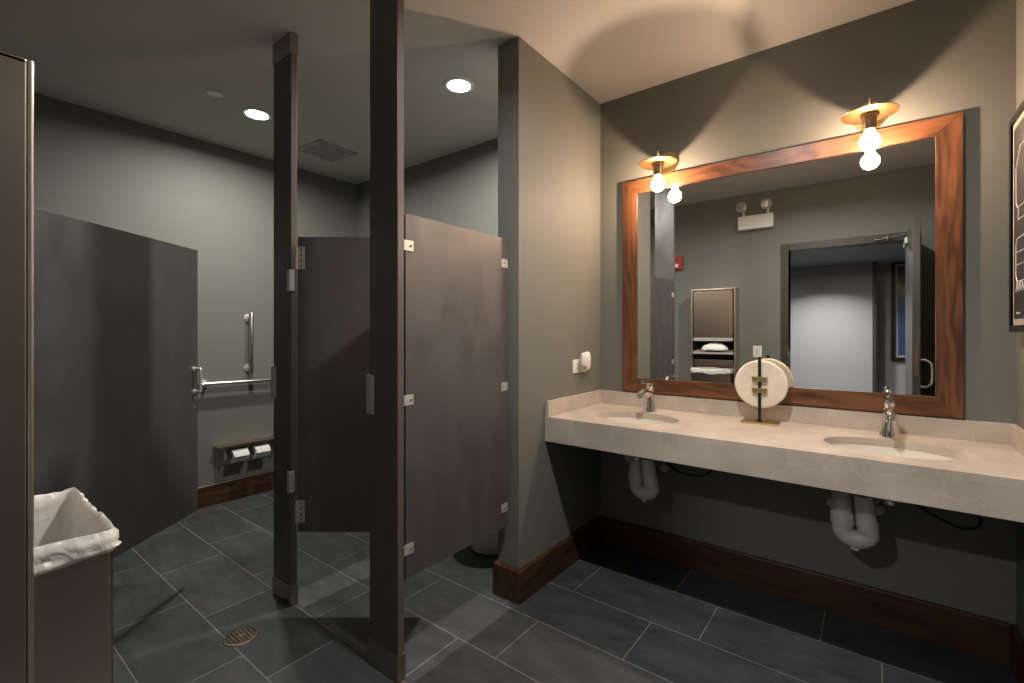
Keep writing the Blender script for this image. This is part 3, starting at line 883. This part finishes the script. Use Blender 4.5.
# liner: down inside, over the rim, ragged overhang
m = MB(); rings = []
NS = 40
def per(hx, hy, r):
    pts = []
    base = rr(hx, hy, r, 0, 8)
    P = [Vector(p) for p in base]; tot = 0; segs = []
    for i in range(len(P)):
        a, b2 = P[i], P[(i + 1) % len(P)]
        n = max(1, int((b2 - a).length / .006))
        for k in range(n):
            pts.append(a.lerp(b2, k / n))
    return pts
base = per(1, 1, .05)
def ringat(off, z, amp, zamp, seedk, freq=1.0):
    out = []
    base = rr(hx_ - .004, hy_ - .004, .012, 0, 4)
    P = [Vector(p) for p in base]; pts = []
    NT = 220
    Ls = [(P[(i + 1) % len(P)] - P[i]).length for i in range(len(P))]; tot = sum(Ls)
    i = 0; acc = 0
    for k in range(NT):
        d = tot * k / NT
        while acc + Ls[i] < d: acc += Ls[i]; i += 1
        p = P[i].lerp(P[(i + 1) % len(P)], (d - acc) / Ls[i])
        cx = max(-hx_ + .016, min(hx_ - .016, p.x)); cy = max(-hy_ + .016, min(hy_ - .016, p.y))
        nrm = Vector((p.x - cx, p.y - cy, 0)); nrm = nrm.normalized() if nrm.length > 1e-6 else Vector((0, 0, 0))
        if nrm.length == 0:
            nrm = Vector((math.copysign(1, p.x), 0, 0)) if hx_ - abs(p.x) < hy_ - abs(p.y) else Vector((0, math.copysign(1, p.y), 0))
        q = p * 60 * freq
        nn = noise.noise(Vector((q.x, q.y, seedk))) + .5 * noise.noise(Vector((q.x * 2.3, q.y * 2.3, seedk + 9)))
        n2 = noise.noise(Vector((p.x * 14, p.y * 14, seedk * .3 + 5)))
        o = p + nrm * (off + amp * nn)
        out.append((o.x, o.y, z + zamp * n2 + zamp * .35 * nn))
    return out
rings = [ringat(-.03, bh - .46, .004, .004, 1), ringat(-.010, bh - .30, .007, .004, 1.5), ringat(-.006, bh - .16, .007, .003, 2, .6), ringat(-.005, bh - .07, .006, .004, 3, .7), ringat(-.004, bh - .02, .004, .006, 4),
         ringat(-.002, bh + .008, .003, .007, 5), ringat(.006, bh + .014, .004, .007, 5.5), ringat(.012, bh + .004, .005, .007, 6), ringat(.013, bh - .006, .006, .006, 6.6, .5),
         ringat(.010, bh - .014, .006, .006, 7.2, .5), ringat(.015, bh - .022, .007, .006, 8, .5), ringat(.010, bh - .031, .006, .008, 8.6, .5), ringat(.009, bh - .034, .005, .010, 8.6, .6), ringat(.007, bh - .032, .005, .010, 8.6, .6)]
m.loft(rings, True, False)
ln = m.build('liner', M_liner, t, ang=80)

# ------------------------------------------------------------------ fittings on the entrance wall, seen in the mirror
t = thing('emergency_light', 'white emergency light with two round heads on the entrance wall', 'emergency light', (.40, YS, 2.345))
MB().box(-.162, .162, .001, .075, 0, .138, .006).build('housing', M_white, t)
for x in (-.115, .108):
    m = MB(); m.cyl((x, .035, .138), (x, .035, .165), .012, seg=16); m.tube([(x, .035, .16), (x + .004, .04, .19), (x - .01, .05, .215)], .010, samples=4)
    hd = m.build('swivel_arm', M_white, t)
    m = MB(); m.lathe([(0, -.045), (.025, -.045), (.046, -.015), (.050, .015), (.050, .024), (.046, .026)], (0, 0, 0), 'Y', 28)
    o = m.build('lamp_head', M_white, t); o.location = (x - .012, .055, .235); o.rotation_euler = (-.15, 0, -.25 if x > 0 else .1)
    m = MB(); m.lathe([(0, .0245), (.030, .024), (.047, .020), (.047, .018), (0, .018)], (0, 0, 0), 'Y', 28)
    g = m.build('lens', simple('lamp_head_glass', (.55, .54, .52), .12, .6, noise_scale=30, var=.25), o)
t = thing('fire_alarm', 'red fire alarm strobe high on the entrance wall', 'alarm', (-.405, YS, 1.998))
MB().box(-.062, .062, .001, .045, 0, .150, .008).build('housing', M_red, t)
MB().box(-.030, .030, .044, .062, .022, .062, .006).build('strobe_lens', M_white, t)
m = MB()
for k in range(5):
    m.box(-.035, .035, .0445, .0465, .085 + k * .010, .089 + k * .010)
m.build('sounder_slot', simple('dark_red_slot', (.10, .008, .008), .5, noise_scale=10, var=.05), t)
t = thing('wall_outlet', 'white safety outlet on the entrance wall beside the door frame', 'outlet', (.408, YS, 1.042))
MB().box(-.040, .040, .0005, .007, 0, .118, .002).build('cover_plate', M_white, t)
MB().box(-.018, .018, .0065, .0105, .024, .094, .0015).build('socket_face', M_white, t)
m = MB()
for z in (.036, .078):
    m.box(-.008, -.005, .0104, .0112, z - .005, z + .005); m.box(.005, .008, .0104, .0112, z - .005, z + .005)
m.box(-.012, .012, .0104, .0114, .054, .058); 
m.build('slot', M_black, t)

# ------------------------------------------------------------------ poster on the right wall
PZb, PZt, PYf, PYn = 1.298, 2.086, -.106, -.70
t = thing('framed_poster', 'framed dark chalk-style line drawing on the right wall', 'picture', (W, PYf, PZb))
ph, pl = PZt - PZb, PYf - PYn; fd = .037; fw = .024
m = MB()
for y0, y1, z0, z1 in ((-fw, 0, 0, ph), (-pl, -pl + fw, 0, ph), (-pl + fw, -fw, 0, fw), (-pl + fw, -fw, ph - fw, ph)):
    m.box(-fd, -.001, y0, y1, z0, z1, .0015)
m.build('frame', M_dark, t)
MB().box(-fd + .008, -.003, -pl + fw, -fw, fw, ph - fw).build('mat_board', M_mat, t)
mg = .034
MB().box(-fd + .0065, -fd + .0079, -pl + fw + mg, -fw - mg * .62, fw + mg * .7, ph - fw - mg * .7).build('print', M_chalk, t)
m = MB(); xl = -fd + .0060
def stroke(pts, r=.0018, closed=False):
    P = [(xl, y, z) for y, z in pts]
    if closed: P.append(P[0])
    m.tube(P, r, 6, 3, smooth_path=False)
stroke([(-.085, .463), (-.085, .585), (-.105, .61), (-.145, .655), (-.33, .655), (-.375, .61), (-.375, .463), (-.355, .445), (-.105, .445)], closed=True)
stroke([(-.235, .655), (-.235, .69), (-.24, .70)])
stroke([(-.12, .445), (-.115, .40), (-.345, .40), (-.34, .445)])
stroke([(-.082, .20), (-.082, .31), (-.10, .335), (-.36, .335), (-.38, .31), (-.38, .18), (-.10, .18)], closed=True)
stroke([(-.082 - i * .018, .145 + (.034 if i % 2 else 0)) for i in range(16)])
stroke([(-.10, .285), (-.35, .285)]); stroke([(-.10, .24), (-.30, .24)])
stroke([(-.085, .066), (-.094, .070), (-.10, .064), (-.112, .070), (-.125, .064), (-.14, .068)], .0016)
m.build('line_drawing', M_line, t)

# picture in the hall, seen through the doorway in the mirror
t = thing('framed_painting', 'framed blue and yellow abstract painting on the hall wall', 'picture', (1.53, -5.68, .91))
fw2 = .045; pw, phh = .90, 1.36
m = MB()
for x0, x1, z0, z1 in ((0, fw2, 0, phh), (pw - fw2, pw, 0, phh), (fw2, pw - fw2, 0, fw2), (fw2, pw - fw2, phh - fw2, phh)):
    m.box(x0, x1, .001, .045, z0, z1, .003)
m.build('frame', M_dark, t)
MB().box(fw2, pw - fw2, .004, .020, fw2, phh - fw2).build('mat_board', M_mat, t)
MB().box(fw2 + .03, pw - fw2 - .03, .020, .022, fw2 + .03, phh - fw2 - .03).build('canvas', M_art, t)

# ------------------------------------------------------------------ lights
def area(name, loc, size, power, col, spread=180, rot=(0, 0, 0)):
    l = bpy.data.lights.new(name, 'AREA'); l.shape = 'DISK'; l.size = size; l.energy = power; l.color = col
    l.spread = math.radians(spread)
    o = bpy.data.objects.new(name, l); COL.objects.link(o); o.location = loc; o.rotation_euler = rot
    return o
NEUT = (1, .96, .88)
area('downlight_lamp', (-1.83, -1.252, H - .012), .11, 29, NEUT, 170)
area('downlight_lamp', (-.539, -.703, H - .012), .11, 29, NEUT, 170)
area('downlight_lamp', (.93, -1.50, H - .012), .11, 32, (1, .97, .92), 160)
area('hall_lamp_and_fill', (.72, -3.42, 2.235), .14, 30, (1.0, .97, .92), 172)
area('hall_lamp_and_fill', (.80, -4.60, 2.235), .14, 35, (1.0, .97, .95), 128)  # unseen second light, added only to brighten the far hall wall
w = bpy.data.worlds.new('world'); SC.world = w; w.use_nodes = True
w.node_tree.nodes['Background'].inputs[0].default_value = (.02, .02, .022, 1)

# ------------------------------------------------------------------ camera and view
cam = bpy.data.cameras.new('camera'); co = bpy.data.objects.new('camera', cam); COL.objects.link(co)
co.location = (1.3504, -2.6421, 1.2966); co.rotation_euler = (PI / 2, 0, .6594)
cam.sensor_fit = 'HORIZONTAL'; cam.sensor_width = 36; cam.lens = 467.43 * 36 / 1024
cam.shift_y = -9.19 / 1024; cam.clip_start = .01
SC.camera = co
SC.view_settings.view_transform = 'Standard'
SC.view_settings.look = 'None'
SC.view_settings.exposure = 0.0
SC.view_settings.gamma = 1
SC.view_settings.use_curve_mapping = False
